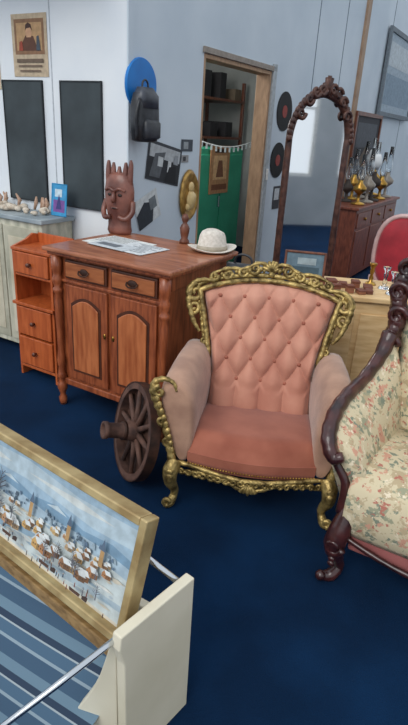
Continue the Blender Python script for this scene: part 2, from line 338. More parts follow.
# ---------------------------------------------------------------- cabinet
g=group('wooden_cabinet',(-.86,3.0,0),-30)
W,D=.76,.61
bx(g,'case',.02,W-.02,.02,D,.15,.93,WOOD)
bx(g,'top_board',-.05,W+.05,-.05,D+.03,.945,.97,WOODT,.008); bx(g,'top_moulding',-.03,W+.03,-.03,D+.01,.925,.945,WOOD,.006)
bx(g,'base_moulding',-.0,W,-.0,D,.14,.18,WOOD,.006); bx(g,'mid_moulding',.03,W-.03,.005,.02,.775,.79,WOOD,.003)
for i,x in enumerate((.065,.395)):
    w=.30
    bx(g,'drawer_%d'%i,x,x+w,.004,.02,.80,.905,WOODD,.006); bx(g,'drawer_panel_%d'%i,x+.012,x+w-.012,-.004,.005,.812,.893,mat('wood_light',(138,74,40),(172,104,62),scale=8,stretch=(.8,5,5),rough=.38),.004)
    tube(g,'drawer_pull_%d'%i,[(x+w/2-.035,-.006,.86),(x+w/2-.03,-.018,.843),(x+w/2,-.022,.838),(x+w/2+.03,-.018,.843),(x+w/2+.035,-.006,.86)],.004,IRON,k=3)
    lathe(g,'pull_plate_%d'%i,[(0,0),(.02,0),(.016,.004),(0,.004)],IRON,loc=(x+w/2,-.004,.855),rot=(pi/2,0,0),n=16,sx=1.6)
    # door
    bx(g,'door_%d'%i,x,x+w,.002,.02,.195,.765,WOOD,.004)
    def arch(w0,z0,z1,rise,x0):
        pl=[(x0-w0,z0),(x0+w0,z0)]
        for k in range(13):
            t=k/12; pl.append((x0+w0*(1-2*t),z1+rise*math.sin(pi*t)))
        return pl
    extrude(g,'panel_groove_%d'%i,arch(.108,.247,.663,.045,x+w/2),-.0005,.004,WOODD,0)
    extrude(g,'panel_%d'%i,arch(.094,.262,.65,.042,x+w/2),-.008,.0,mat('wood_panel',(150,78,42),(186,110,66),scale=7,stretch=(5,5,.7),rough=.36,coat=.2),.007)
    lathe(g,'keyhole_%d'%i,[(0,0),(.008,0),(.008,.004),(0,.004)],BRASS,loc=(x+(w-.015 if i==0 else .015),.001,.52),rot=(pi/2,0,0),n=12,sy=2)
col=[(0,0),(.018,0),(.024,.02),(.026,.045),(.016,.065),(.02,.085),(.03,.11),(.03,.14),(.024,.15),(.024,.18),(.03,.19),(.022,.21),(.018,.25),(.025,.29),(.02,.33),(.017,.36),(.019,.5),(.023,.6),(.024,.66),(.018,.70),(.028,.715),(.028,.73),(.018,.745),(.027,.77),(.03,.79),(.022,.81),(.025,.83),(.03,.85),(.03,.925),(0,.925)]
for i,x in enumerate((.012,W-.012)): lathe(g,'turned_post_%d'%i,col,WOOD,loc=(x,-.002,0),n=20)
for i,x in enumerate((.03,W-.03)): lathe(g,'back_leg_%d'%i,col[:9],WOOD,loc=(x,D-.03,0),n=16)
bx(g,'side_rail_top',W-.02,W-.008,.05,D-.02,.84,.92,WOOD,.003); bx(g,'side_rail_bottom',W-.02,W-.008,.05,D-.02,.18,.26,WOOD,.003)
bx(g,'side_stile_back',W-.02,W-.008,D-.08,D-.0,.18,.92,WOOD,.003)
# things on cabinet
def onc(x,y,z=.97):
    q=Vector((-.86,3.0,0))+Vector((.866,-.5,0))*x+A*y; return (q.x,q.y,z)
g=group('printed_paper_sheets',onc(.27,.30),-36)
bx(g,'sheet_1',-.25,.10,-.12,.14,.001,.003,PAPER,0); bx(g,'sheet_2',-.02,.24,-.15,.09,.0035,.0055,flat((216,220,222)),0); bx(g,'sheet_3',-.16,.12,-.16,-.02,.006,.008,flat((200,206,210)),0)
mm=Multi()
for i in range(8): mm.box((-.13,.12-i*.022,.0034),(.2,.006,.0006))
for i in range(8): mm.box((.12+.02*(i%2),.07-i*.025,.0059),(.18-.04*(i%3),.007,.0006))
mm.box((-.05,-.09,.0084),(.16,.06,.0006))
mm.make(g,'printed_text',flat((110,116,124)),False)
g=group('fedora_hat',onc(.70,.52),20); g.scale=(.9,.9,.95)
br=[]
for (rr,dz,th) in ((.07,.006,0),(.10,.004,0),(.125,.006,0),(.142,.012,0),(.146,.016,0),(.140,.018,1),(.12,.012,1),(.08,.012,1)):
    br.append([(rr*1.08*math.cos(2*pi*i/40),rr*.86*math.sin(2*pi*i/40),dz+.022*max(0,(rr-.09)/.055)*(abs(math.cos(2*pi*i/40))**2)) for i in range(40)])
loft(g,'brim',br,FELT)
cr=[]
for z,r in ((.006,.09),(.03,.088),(.06,.083),(.09,.076),(.108,.066),(.116,.05)):
    cr.append([(r*math.cos(2*pi*i/32)*1.08,r*math.sin(2*pi*i/32)*.86,z+(.014*abs(math.sin(2*pi*i/32)) if z>.08 else 0)) for i in range(32)])
cr.append([(.025*math.cos(2*pi*i/32),.006*math.sin(2*pi*i/32),.095) for i in range(32)])
loft(g,'crown',cr,FELT)
lathe(g,'hat_band',[(.091,.012),(.093,.012),(.090,.038),(.088,.038)],flat((176,164,146)),n=32,sx=1.08,sy=.86)
g=group('carved_figurine',onc(.46,.60),-30)
lathe(g,'body',[(0,0),(.03,0),(.03,.015),(.02,.03),(.026,.06),(.03,.09),(.02,.11),(.012,.12),(.02,.135),(.022,.15),(.012,.17),(0,.172)],BROWN,n=16)
# carved wooden mask figure
g=group('carved_wooden_figure',onc(.0,.56),-25)
def ell(w,d,z,x=0,y=0,n=24): return [(x+w*math.cos(2*pi*i/n),y+d*math.sin(2*pi*i/n),z) for i in range(n)]
loft(g,'body',[ell(.075,.05,0),ell(.085,.055,.02),ell(.08,.05,.05),ell(.078,.05,.09),ell(.088,.055,.14),ell(.10,.058,.20),ell(.102,.056,.26),ell(.094,.05,.31),ell(.07,.04,.35),ell(.04,.025,.365)],BRONZE)
mm=Multi()
for x,h in ((-.075,.43),(-.04,.42),(.0,.40),(.045,.425),(.08,.44)):
    mm.tube(smoothpts([(x*.9,0,.27),(x,-.005,.34),(x*1.04,0,h-.03),(x*1.02,0,h)],4),[.022,.019,.015,.007],8)
mm.tube(smoothpts([(-.07,-.045,.262),(-.035,-.058,.276),(0,-.06,.262),(.035,-.058,.276),(.07,-.045,.262)],4),[.008,.011,.009],8)
mm.tube([(0,-.056,.262),(0,-.072,.215),(0,-.066,.195)],[.010,.015,.013],8)
for sx in (-1,1):
    mm.tube(smoothpts([(sx*.095,-.0,.20),(sx*.105,-.02,.14),(sx*.075,-.05,.10),(sx*.03,-.06,.11)],4),[.018,.017,.014],8)
mm.ball((0,-.052,.16),.03,1,.35,.35)
mm.make(g,'carved_features',BRONZE)
mm=Multi()
for sx in (-1,1): mm.ball((sx*.036,-.052,.238),.014,1.2,.5,.7)
mm.ball((0,-.060,.16),.018,1,.3,.25)
mm.make(g,'eyes_and_mouth',mat('dark_carving_recess',(30,16,14),(40,22,18),scale=10,rough=.5))
# ---------------------------------------------------------------- orange drawer unit
g=group('small_drawer_unit',(-1.245,3.40,0),-30)
w,d=.34,.22
for nm,x in (('side_left',0),('side_right',w-.018)):
    pl=[(0,.0),(d,.0),(d,.92),(d*.75,.93),(d*.5,.90),(d*.25,.885),(0,.87)]
    v=[(x,y,z) for y,z in pl]+[(x+.018,y,z) for y,z in pl]; n=len(pl)
    obj(nm,v,[tuple(range(n)),tuple(range(2*n-1,n-1,-1))]+[(i,(i+1)%n,n+(i+1)%n,n+i) for i in range(n)],ORNG,g,bevel=.002)
bx(g,'back_panel',.018,w-.018,d-.015,d,.06,.93,ORNG); bx(g,'top_board',.0,w,-.01,d,.85,.868,ORNG)
bx(g,'shelf_upper',.018,w-.018,0,d-.015,.69,.705,ORNG); bx(g,'shelf_mid',-.01,w+.01,-.02,d-.015,.50,.52,ORNG); bx(g,'bottom_board',.018,w-.018,0,d-.015,.06,.08,ORNG)
for i,(z0,z1) in enumerate(((.71,.845),(.30,.49),(.09,.285))):
    bx(g,'drawer_%d'%i,.022,w-.022,-.012,.1,z0,z1,ORNG,.005)
    lathe(g,'knob_%d'%i,[(0,0),(.008,0),(.008,.01),(.015,.018),(.012,.028),(0,.03)],BROWN,loc=(w/2,-.012,(z0+z1)/2),rot=(pi/2,0,0),n=14)
# painted dresser
g=group('painted_dresser',LW(1.55,0,.30),-30)
bx(g,'case',0,1.08,0,.28,.06,.97,GREYW); bx(g,'top_board',-.02,1.10,-.02,.29,.97,1.0,GREYT,.005)
for i,x in enumerate((.03,1.02)): bx(g,'foot_%d'%i,x,x+.04,.01,.27,0,.06,GREYW)
for i,(x0,x1) in enumerate(((.03,.35),(.37,.70),(.72,1.05))):
    bx(g,'panel_frame_%d'%i,x0,x1,-.01,0,.1,.93,mat('grey_panel',(150,148,130),(190,186,166),scale=5,rough=.8),.004)
    bx(g,'panel_inset_%d'%i,x0+.04,x1-.04,-.014,-.01,.16,.86,mat('cream_worn',(178,170,146),(206,198,178),scale=5,rough=.8),.003)
g=group('shell_collection',LW(.85,1.004,.14),-30)
mm=Multi()
for i in range(34):
    x=random.uniform(-.36,.26); y=random.uniform(-.08,.06); r=random.uniform(.014,.03); mm.ball((x,y,r*.85),r,1.2,1,.8)
mm.make(g,'shells',mat('shell_pale',(176,158,138),(212,202,186),scale=30,rough=.6))
mm=Multi()
for i in range(8):
    x=random.uniform(-.36,.2); mm.tube([(x,.06,.01),(x+.01,.07,.06),(x+random.uniform(-.03,.03),.07,.1)],[.009,.016,.006],6)
mm.make(g,'coral_sticks',mat('coral',(160,124,98),(190,162,144),scale=30,rough=.7))
picture('greeting_card',LW(.50,1.109,.10),-30,.13,.20,.006,flat((30,140,190)),flat((60,150,200)),[((120,80,150),rect(-.4,.4,-.4,0)),((200,220,230),rect(-.3,.2,.1,.35)),((60,60,120),[(-.2,-.3),(.2,-.3),(0,.2)])],tilt=-6,th=.006)
# ---------------------------------------------------------------- wagon wheel
ax=Vector((-.86,-.42,.22)).normalized()
zq=ax.to_track_quat('Z','Y')
g=group('wagon_wheel',(-.31,2.30,.242)); g.rotation_euler=zq.to_euler()
R=.24
lathe(g,'rim',[(R-.035,-.022),(R-.006,-.022),(R-.006,.022),(R-.035,.022),(R-.035,-.022)],WHEELW,n=48,smooth=False)
lathe(g,'iron_tyre',[(R-.006,-.024),(R,-.024),(R,.024),(R-.006,.024),(R-.006,-.024)],IRON,n=48,smooth=False)
mm=Multi()
for i in range(10):
    a=2*pi*i/10; mm.tube([(.03*math.cos(a),.03*math.sin(a),0),(.1*math.cos(a),.1*math.sin(a),0),((R-.03)*math.cos(a),(R-.03)*math.sin(a),0)],[.017,.014,.011],8)
mm.make(g,'spokes',WHEELW)
lathe(g,'hub',[(0,-.05),(.03,-.05),(.045,-.02),(.05,.02),(.044,.05),(.038,.06),(.036,.14),(.042,.145),(.042,.165),(.028,.166),(.024,.12),(0,.12)],WHEELW,n=24)
lathe(g,'hub_ring',[(.04,.055),(.045,.055),(.045,.07),(.038,.07)],IRON,n=24)
# ---------------------------------------------------------------- armchair
g=group('gilt_armchair',(.27,2.36,0),-7)
Z0=.28
def byz(x,z,o=0):   # back plane reclined; o offset forward
    t=(z-.34); return (x,.17+t*.36-.05*(abs(x)/.35)**2-o,z)
def halfw(z):
    t=(z-.34)/.56; 
    return .255+(.090*max(0,(t-.25)/.75)**1.3)
def ztop(x):
    u=abs(x)/.345; return .905-.055*u**2.2
NU,NV=110,96; v=[];f=[]
dx,dz=.122,.098
zb=.40
def tuft(x,z):
    a=x/dx+(z-zb)/(2*dz)-.25; b=x/dx-(z-zb)/(2*dz)+.25
    return (abs(math.sin(pi*a))*abs(math.sin(pi*b)))**.6
for j in range(NV+1):
    for i in range(NU+1):
        u=-1+2*i/NU; t=j/NV
        z=Z0+t*(ztop(u*.345)-Z0)
        x=u*halfw(z)
        e=max(0,min(1,(1-abs(u))/.10))**.5*max(0,min(1,(1-t)/.08))**.5
        a=min(1,max(0,(z-.40)/.05)); pl_=abs(math.sin(pi*(x/dx)))**.6
        tu=tuft(x,z)*a+pl_*.8*(1-a)
        h=.03*e+.042*e*tu+.012*(1-u*u)
        v.append(byz(x,z,h))
for j in range(NV):
    for i in range(NU):
        k=j*(NU+1)+i; f.append((k,k+1,k+NU+2,k+NU+1))
obj('tufted_back',v,f,PINK,g,smooth=True)
mm=Multi()
for ia in range(-12,13):
    for ib in range(-12,13):
        x=(ia+ib)/2*dx; z=zb+((ia+.25)-(ib-.25))*dz
        if .40<z<.86 and abs(x)<halfw(z)-.04 and z<ztop(x)-.035:
            mm.ball(byz(x,z,.044),.010,1,.6,1)
mm.make(g,'upholstery_buttons',mat('button_velvet',(150,88,70),(170,104,84),scale=10,rough=.7))
rings=[]
for t in range(9):
    z=.2+t/8*.68
    hw=halfw(max(z,.34))+.005
    rings.append([byz(x,z,o) for x,o in [(-hw,.0),(0,-.0),(hw,0),(hw,-.045),(0,-.07),(-hw,-.045)]])
loft(g,'back_shell',rings,mat('back_cloth',(150,100,80),(170,118,96),scale=10,rough=.85))
out=[]
for k in range(15): 
    z=.46+.40*k/14; out.append((-(halfw(z)+.012),z))
top=[]
for k in range(1,30):
    x=-.345+.69*k/30; top.append((x,ztop(x)+.012))
outl=out+top+[(-x,z) for x,z in reversed(out)]
mm=Multi()
mm.tube([byz(x,z,.03) for x,z in outl],.014,8,wob=.12)
mm.tube([byz(x*1.05,z+(.02 if z>.8 else 0),.012) for x,z in outl],.013,8,wob=.25)
fn=lambda x,z: byz(x,z,.022)
for sx in (-1,1):
    d=1 if sx>0 else -1
    mm.tube(spiral(fn,sx*.368,.845,.045,pi/2,-d,1.4),[.016,.015,.012,.010],8)
    mm.tube(spiral(fn,sx*.372,.775,.030,-pi/2,-d,1.2),[.012,.009],7)
    mm.tube(smoothpts([fn(sx*.33,.66),fn(sx*.36,.70),fn(sx*.385,.76),fn(sx*.40,.82),fn(sx*.385,.885),fn(sx*.34,.905),fn(sx*.28,.90)],6),[.007,.012,.015,.017,.015,.012,.010],8,wob=.15)
    mm.tube(spiral(fn,sx*.285,.925,.024,0 if sx<0 else pi,d,1.3),[.011,.007],7)
    mm.tube(spiral(fn,sx*.215,.935,.026,pi if sx<0 else 0,-d,1.3),[.011,.007],7)
    mm.tube(spiral(fn,sx*.145,.950,.026,0 if sx<0 else pi,d,1.3),[.011,.007],7)
    mm.tube(spiral(fn,sx*.085,.968,.028,pi if sx<0 else 0,-d,1.3),[.012,.007],7)
    mm.tube(smoothpts([fn(sx*.30,.935),fn(sx*.22,.962),fn(sx*.14,.965),fn(sx*.07,.995),fn(sx*.02,.99)],5),[.006,.011,.009,.012,.008],7,wob=.2)
    mm.tube(spiral(fn,sx*.305,.62,.026,pi/2,d,1.2),[.010,.006],7)
    for k in range(16):
        t=k/15; x=sx*(.30-.26*t); z=.915+.05*t; mm.ball(fn(x,z+random.uniform(-.01,.012)),random.uniform(.008,.013),1,.7,1.2)
    for k in range(12):
        t=k/11; z=.5+.3*t; mm.ball(fn(sx*(halfw(z)+.028),z),random.uniform(.008,.012),1,.8,1.3)
for k in range(-3,4):
    a=k*.36; mm.tube([fn(0,.955),fn(.03*math.sin(a),.955+.035*math.cos(a)),fn(.055*math.sin(a),.95+.062*math.cos(a))],[.005,.011,.008],7)
mm.ball(fn(0,.945),.018)
mm.make(g,'gilt_back_frame',GOLD)
# seat cushion
def serp(x,d0=-.30): return d0-.045*max(0,math.cos(min(1,abs(x)/.30)*pi*.5))
v=[];f=[];NX=40;NY=20
for j in range(NY+1):
    for i in range(NX+1):
        u=-1+2*i/NX; t=j/NY; x=u*.285
        y=serp(x)+t*(.20-serp(x)); e=max(0,min(1,(1-abs(u))/.12))**.5; e2=min(1,t/.12)**.5
        v.append((x,y,.27+.09*e2*(.6+.4*e)+.02*math.sin(pi*t)*e-.065*t))
for j in range(NY):
    for i in range(NX):
        k=j*(NX+1)+i; f.append((k,k+1,k+NX+2,k+NX+1))
obj('seat_cushion',v,f,SEATF,g,smooth=True)
rings=[]
for z,s in ((.20,.97),(.235,1.0),(.275,1.0)):
    pl=[(x*.285/10*s,serp(x*.285/10)*s) for x in range(-10,11)]+[(.285*s,.20),(-.285*s,.20)]
    rings.append([(a,b,z) for a,b in pl])
loft(g,'seat_rail_upholstery',rings,SEATF,smooth=False)
# arms
def armsec(y,sx,n=32):
    t=max(0,min(1,(y+.30)/.52))   # 0 front 1 back
    top=.60+.02*math.sin(pi*t)+.01*t; bot=.21
    flare=.058*(1-.35*t)
    pts=[]
    for i in range(n):
        a=2*pi*i/n; c,s=math.cos(a),math.sin(a)
        hz=(top-bot)/2; z=(top+bot)/2+hz*math.copysign(abs(s)**.8,s)
        k=max(0,(z-bot)/(top-bot))
        w=.045+.050*k**1.1
        x=.305+flare*k**1.3+w*math.copysign(abs(c)**.8,c)
        pts.append((sx*x,y,z))
    return pts
for sx,nm in ((-1,'left'),(1,'right')):
    ys=[-.302,-.300,-.29,-.27,-.24,-.16,-.06,.04,.14,.20,.24]
    rings=[]
    for q,y in enumerate(ys):
        s=armsec(y,sx); 
        sc=(.66,.80,.90,.97,1)[min(q,4)]
        cx=sum(p[0] for p in s)/len(s); cz=sum(p[2] for p in s)/len(s)
        rings.append([(cx+(p[0]-cx)*sc,p[1],cz+(p[2]-cz)*(1-(1-sc)*.35)) for p in s])
    loft(g,'arm_%s'%nm,rings,ARMF)
    mm=Multi()
    ctrl=[(sx*.345,-.315,.20),(sx*.362,-.312,.27),(sx*.378,-.308,.34),(sx*.398,-.303,.42),(sx*.425,-.300,.49),(sx*.447,-.297,.55),(sx*.442,-.294,.595),(sx*.40,-.294,.615),(sx*.36,-.296,.60),(sx*.345,-.30,.565)]
    mm.tube(smoothpts(ctrl,6),[.022,.017,.014,.015,.018,.018,.015,.012,.009,.006],8,wob=.14)
    fa=lambda x,z: (x,-.312,z)
    mm.tube(spiral(fa,sx*.418,.56,.026,pi/2,-sx,1.2),[.013,.008],7)
    mm.tube(spiral(fa,sx*.40,.42,.022,-pi/2,sx,1.2),[.010,.006],7)
    mm.tube(spiral(fa,sx*.374,.32,.022,-pi/2,sx,1.2),[.010,.006],7)
    for k in range(10):
        t=k/9; mm.ball((sx*(.352+.075*t**1.4),-.316,.25+.28*t),.013,1,.8,1.5)
    mm.tube([(sx*.352,-.30,.205),(sx*.352,.0,.20),(sx*.335,.24,.205)],.016,8)
    leg=[(sx*.335,-.31,.23),(sx*.352,-.335,.19),(sx*.352,-.345,.14),(sx*.335,-.325,.085),(sx*.335,-.322,.05),(sx*.348,-.345,.022),(sx*.362,-.362,.014)]
    mm.tube(smoothpts(leg,6),[.030,.036,.030,.020,.017,.022,.014],10)
    mm.tube(spiral(lambda x,z:(x,-.365,z),sx*.355,.036,.022,-pi/2,sx,1.0),[.013,.008],7)
    mm.ball((sx*.34,-.338,.012),.012); mm.ball((sx*.352,-.372,.165),.018,1,.6,1.6); mm.ball((sx*.352,-.37,.20),.014,1.3,.6,1)
    mm.tube(smoothpts([(sx*.25,.20,.22),(sx*.255,.24,.12),(sx*.26,.30,.0)],5),[.024,.018,.016],8)
    mm.make(g,'gilt_arm_frame_%s'%nm,GOLD)
# apron
mm=Multi()
pl=[(x*.034,serp(x*.034,-.305)-.006,.205-.012*math.cos(x*.034/.34*pi*1.0)) for x in range(-10,11)]
mm.tube(pl,.011,8,wob=.15)
pl=[(x*.034,serp(x*.034,-.305)-.004,.165-.02*math.cos(x*.034/.17*pi)+.03*(abs(x)/10)**2) for x in range(-10,11)]
mm.tube(smoothpts(pl,2),.010,8,wob=.2)
for k in range(-9,10):
    x=k*.034; s=1 if k%2 else -1
    ff=lambda a,b:(a,serp(a,-.305)-.012,b)
    mm.tube(spiral(ff,x,.182,.018,0 if s>0 else pi,s*(1 if k>=0 else -1),1.2,12),[.008,.005],6)
for k in range(-2,3):
    mm.tube([(k*.004,-.36,.18),(k*.016,-.365,.145),(k*.02,-.36,.125+abs(k)*.01)],[.006,.011,.006],7)
mm.make(g,'gilt_apron',GOLD)
mm=Multi()
for x in range(-22,23):
    mm.ball((x*.0128,serp(x*.0128)-.004,.222),.0045)
mm.make(g,'nailhead_trim',BRASS)
# ---------------------------------------------------------------- settee
g=group('carved_floral_settee',(.57,1.70,0),-30)
L=1.35;DP=.58
rings=[]
for x in [0,.01,.03,.06]+[.06+ (L-.12)*k/8 for k in range(1,9)]+[L-.03,L-.01,L]:
    e=max(0,min(1,min(x,L-x)/.05))**.5*.12+.88
    sec=[]
    prof=[(.0,.20),(-.03,.24),(-.045,.30),(-.045,.37),(-.03,.43),(.0,.465),(.06,.485),(.18,.49),(.35,.47),(DP-.06,.45),(DP-.06,.20)]
    for y,z in prof:
        zz=.33+(z-.33)*e; sec.append((x,.24+(y-.24)*(.94+.06*e),zz))
    rings.append(sec)
loft(g,'seat_cushion',rings,FLORAL)
bx(g,'apron_fabric',.03,L,-.0,DP-.05,.135,.215,mat('apron_velvet',(142,80,78),(164,98,94),scale=8,rough=.8),.01)
mm=Multi()
mm.tube(smoothpts([(.0,-.01,.20),(.2,-.03,.165),(.45,-.035,.15),(.7,-.035,.135),(.95,-.035,.15),(1.2,-.03,.17),(L,-.01,.2)],6),.012,8,wob=.1)
for xx,sg in ((.015,-1),(L-.02,1)):
    mm.tube(smoothpts([(xx,.0,.33),(xx+sg*.015,-.03,.24),(xx+sg*.025,-.045,.17),(xx+sg*.01,-.02,.09),(xx+sg*.0,-.01,.05),(xx+sg*.02,-.04,.02),(xx+sg*.045,-.06,.02)],6),[.03,.042,.042,.026,.02,.026,.018],10)
    mm.tube(spiral(lambda x,z:(x,-.075,z),xx+sg*.02,.185,.035,0,sg,1.3),[.013,.008],7)
    for k in range(5): mm.ball((xx+sg*.02,-.07,.10+k*.022),.012,1.2,.7,1)
    mm.ball((xx+sg*.05,-.07,.025),.022)
    mm.tube([(xx,DP-.08,.22),(xx,DP-.04,.0)],[.028,.02],8)
def arm(side):
    x0=0 if side<0 else L
    return [(x0+side*.07,DP-.02,.84),(x0+side*.08,DP-.10,.76),(x0+side*.10,.34,.70),(x0+side*.12,.20,.675),(x0+side*.125,.08,.64),(x0+side*.11,.0,.585),(x0+side*.075,-.03,.53),(x0+side*.04,-.02,.54)]
for sd_ in (-1,1):
    mm.tube(smoothpts(arm(sd_),6),[.038,.030,.027,.028,.030,.030,.026,.018],10,wob=.06)
    x0=0 if sd_<0 else L
    mm.tube(smoothpts([(x0+sd_*.10,.0,.585),(x0+sd_*.07,.0,.50),(x0+sd_*.02,.0,.42),(x0+sd_*.01,-.005,.30)],5),[.022,.016,.018,.028],8)
cb=[(-.02,DP-.03,.45),(-.05,DP-.0,.62),(-.07,DP+.0,.78),(-.06,DP+.02,.90),(-.075,DP+.03,1.0),(-.06,DP+.04,1.10),(.0,DP+.05,1.17),(.10,DP+.05,1.17),(.22,DP+.05,1.15),(.35,DP+.06,1.18),(.55,DP+.06,1.22),(L/2,DP+.06,1.26)]
cb=cb+[(L-x,y,z) for x,y,z in reversed(cb[:-1])]
cc=smoothpts(cb,6)
mm.tube(cc,.036,10,wob=.10)
for k in range(10,len(cc)-10,2):
    q=cc[k]; mm.ball((q.x,q.y-.02,q.z+.012*math.sin(k)),.028,1,.8,1.2)
for k in range(12,len(cc)-12,6):
    q=cc[k]; mm.tube(spiral(lambda x,z:(x,q.y-.03,z),q.x,q.z+.02,.045,0,1,1.2),[.015,.008],6)
mm.make(g,'carved_frame',ROSEW)
for sd_ in (-1,1):
    x0=0 if sd_<0 else L; up=smoothpts(arm(sd_)[:6],4); n=len(up); rings=[]
    for q,p in enumerate(up):
        yb=p.y if p.y<DP-.06 else DP-.06
        lx=x0-sd_*.01; 
        mid=(p.x+lx)/2-sd_*.01
        rings.append([(p.x-sd_*.02,p.y,p.z-.005),(mid-sd_*.035,p.y,(p.z+.44)/2+.03),(lx-sd_*.05,max(yb,.01),.44),(lx+sd_*.02,max(yb,.01),.30),(mid+sd_*.05,p.y,(p.z+.40)/2),(p.x+sd_*.015,p.y,p.z-.015)])
    loft(g,'arm_upholstery_%s'%('left' if sd_<0 else 'right'),rings,FLORAL)
v=[];f=[];NX=40;NY=14
for j in range(NY+1):
    for i in range(NX+1):
        x=-.03+(L+.06)*i/NX; q=min(cc,key=lambda c:abs(c.x-x)+ (0 if c.z>1.08 else 9)); t=j/NY
        z=.40+t*(q.z-.41); bul=.05*math.sin(pi*min(1,max(0,t)))+.04*(1-t)
        e=min(1,min(i,NX-i)/3)
        v.append((x,DP-.02+.06*t-bul*e,z))
for j in range(NY):
    for i in range(NX):
        k=j*(NX+1)+i; f.append((k,k+1,k+NX+2,k+NX+1))
o=obj('back_upholstery',v,f,FLORAL,g,smooth=True); sm=o.modifiers.new('sol','SOLIDIFY'); sm.thickness=.03; sm.offset=1
# ---------------------------------------------------------------- pine chest + things
g=group('pine_chest',(.46,2.98,0),-6)
bx(g,'body',.02,.74,.02,.42,.05,.77,PINEP); bx(g,'top_board',0,.76,0,.44,.77,.80,PINEP,.006)
for i,x in enumerate((.02,.68)): bx(g,'foot_%d'%i,x,x+.06,.02,.42,0,.05,PINEP)
bx(g,'front_panel_left',.06,.37,.01,.02,.12,.70,PINEP,.004); bx(g,'front_panel_right',.40,.71,.01,.02,.12,.70,PINEP,.004)
picture('small_framed_picture',(.57,3.28,.888),-10,.22,.13,.014,BROWN,flat((96,120,134)),[((60,84,96),rect(-.4,.4,-.4,-.1)),((150,166,172),rect(-.2,.3,0,.3))],tilt=-12,th=.016)
random.seed(21)
for i in range(10):
    x=.66+.065*(i%5)+random.uniform(-.01,.01); y=3.03+.11*(i//5)+random.uniform(-.015,.015)
    sx,sy,sz=random.uniform(.035,.055),random.uniform(.04,.08),random.uniform(.02,.045)
    g=group('wooden_trinket_box',(x,y,.801),random.uniform(-12,12))
    bx(g,'box',-sx/2,sx/2,-sy/2,sy/2,0,sz*.7,flat(random.choice([(130,76,52),(150,96,70),(110,64,50)])),.003); bx(g,'lid',-sx/2-.002,sx/2+.002,-sy/2-.002,sy/2+.002,sz*.7,sz,flat((112,60,42)),.003)
for i,(x,y) in enumerate(((1.04,3.04),(1.03,3.16),(1.12,3.12),(.97,3.24))):
    g=group('glass_candlestick' if i!=3 else 'brass_candlestick',(x,y,.801)); 
    lathe(g,'stem',[(0,0),(.035,0),(.03,.01),(.01,.02),(.014,.04),(.008,.06),(.014,.08),(.01,.1),(.022,.12),(.022,.13),(0,.13)],glass if i!=3 else BRASS,n=20)
# bag on stool
g=group('wooden_stool',(.22,3.60,0))
lathe(g,'seat',[(0,.58),(.15,.58),(.155,.595),(.15,.61),(0,.61)],BROWN,n=28)
for i in range(4):
    a=pi/4+i*pi/2; tube(g,'leg_%d'%i,[(.14*math.cos(a),.14*math.sin(a),0),(.1*math.cos(a),.1*math.sin(a),.58)],[.014,.018],BROWN)
g=group('black_handbag',(.22,3.59,.611),-20)
loft(g,'body',[bagring(0,.12,.06),bagring(.02,.14,.075),bagring(.1,.14,.065),bagring(.17,.12,.04),bagring(.19,.11,.015)],LEATH)
tube(g,'handle',[(-.06,0,.18),(-.05,0,.23),(0,0,.25),(.05,0,.23),(.06,0,.18)],.008,LEATH,k=4)
# ---------------------------------------------------------------- standing mirror
g=group('carved_standing_mirror',(.54,4.60,0),36)
mw=.70
def archp(w,z1,rise,n=20): return [(mw/2+(w/2)*math.cos(pi*k/n),z1+rise*math.sin(pi*k/n)) for k in range(n+1)]
ap=[(.04,.35),(mw-.04,.35)]+archp(mw-.08,1.58,.30)
extrude(g,'mirror_glass',ap,.0,.012,mirror,0); extrude(g,'backboard',ap,.014,.03,BROWN,0)
mm=Multi()
pts=[(mw-.02,0,.02)]+[(mw-.02,0,.02+1.54*k/8) for k in range(1,9)]+[(x,0,z) for x,z in archp(mw-.04,1.58,.33)]+[(.02,0,1.58-1.56*k/8) for k in range(1,9)]
mm.tube(pts,.028,10,wob=.06)
for (x,z) in archp(mw,1.58,.35,n=26):
    mm.ball((x,-.02,z),.028,1,.7,1.1)
for sx in (-1,1):
    for k in range(4): mm.tube(spiral(lambda x,z:(x,-.03,z),mw/2+sx*(.06+.065*k),1.94-.022*k*k*.9,.045,0,sx,1.2),[.018,.01],7)
for k in range(-2,3): mm.tube([(mw/2,-.02,1.90),(mw/2+.06*math.sin(k*.5),-.03,1.92+.12*math.cos(k*.5))],[.02,.016],7)
mm.make(g,'carved_frame',DARKW)
bx(g,'lower_panel',.03,mw-.03,-.01,.03,.1,.36,DARKW); bx(g,'foot_left',-.03,.07,-.14,.14,0,.05,DARKW,.01); bx(g,'foot_right',mw-.07,mw+.03,-.14,.14,0,.05,DARKW,.01)
# ---------------------------------------------------------------- far sideboard with oil lamps
g=group('brown_sideboard',RW(3.45,0,.52),60)
RB=mat('sideboard_wood',(96,48,36),(134,74,54),scale=10,rough=.4,stretch=(4,4,1))
bx(g,'case',0,1.9,0,.5,.06,.86,RB,.006); bx(g,'top_board',-.03,1.93,-.03,.51,.86,.89,RB,.006)
for i in range(3):
    bx(g,'door_%d'%i,.05+i*.61,.61+i*.61,-.012,0,.12,.62,RB,.006); bx(g,'drawer_%d'%i,.05+i*.61,.61+i*.61,-.012,0,.65,.82,RB,.006)
    lathe(g,'knob_%d'%i,[(0,0),(.014,0),(.02,.02),(0,.026)],BRASS,loc=(.33+i*.61,-.012,.74),rot=(pi/2,0,0),n=12)
for i,x in enumerate((.02,1.8)): bx(g,'foot_%d'%i,x,x+.08,.02,.48,0,.06,RB)
GLW=mat('milk_glass',(204,208,210),(222,224,224),scale=5,rough=.2)
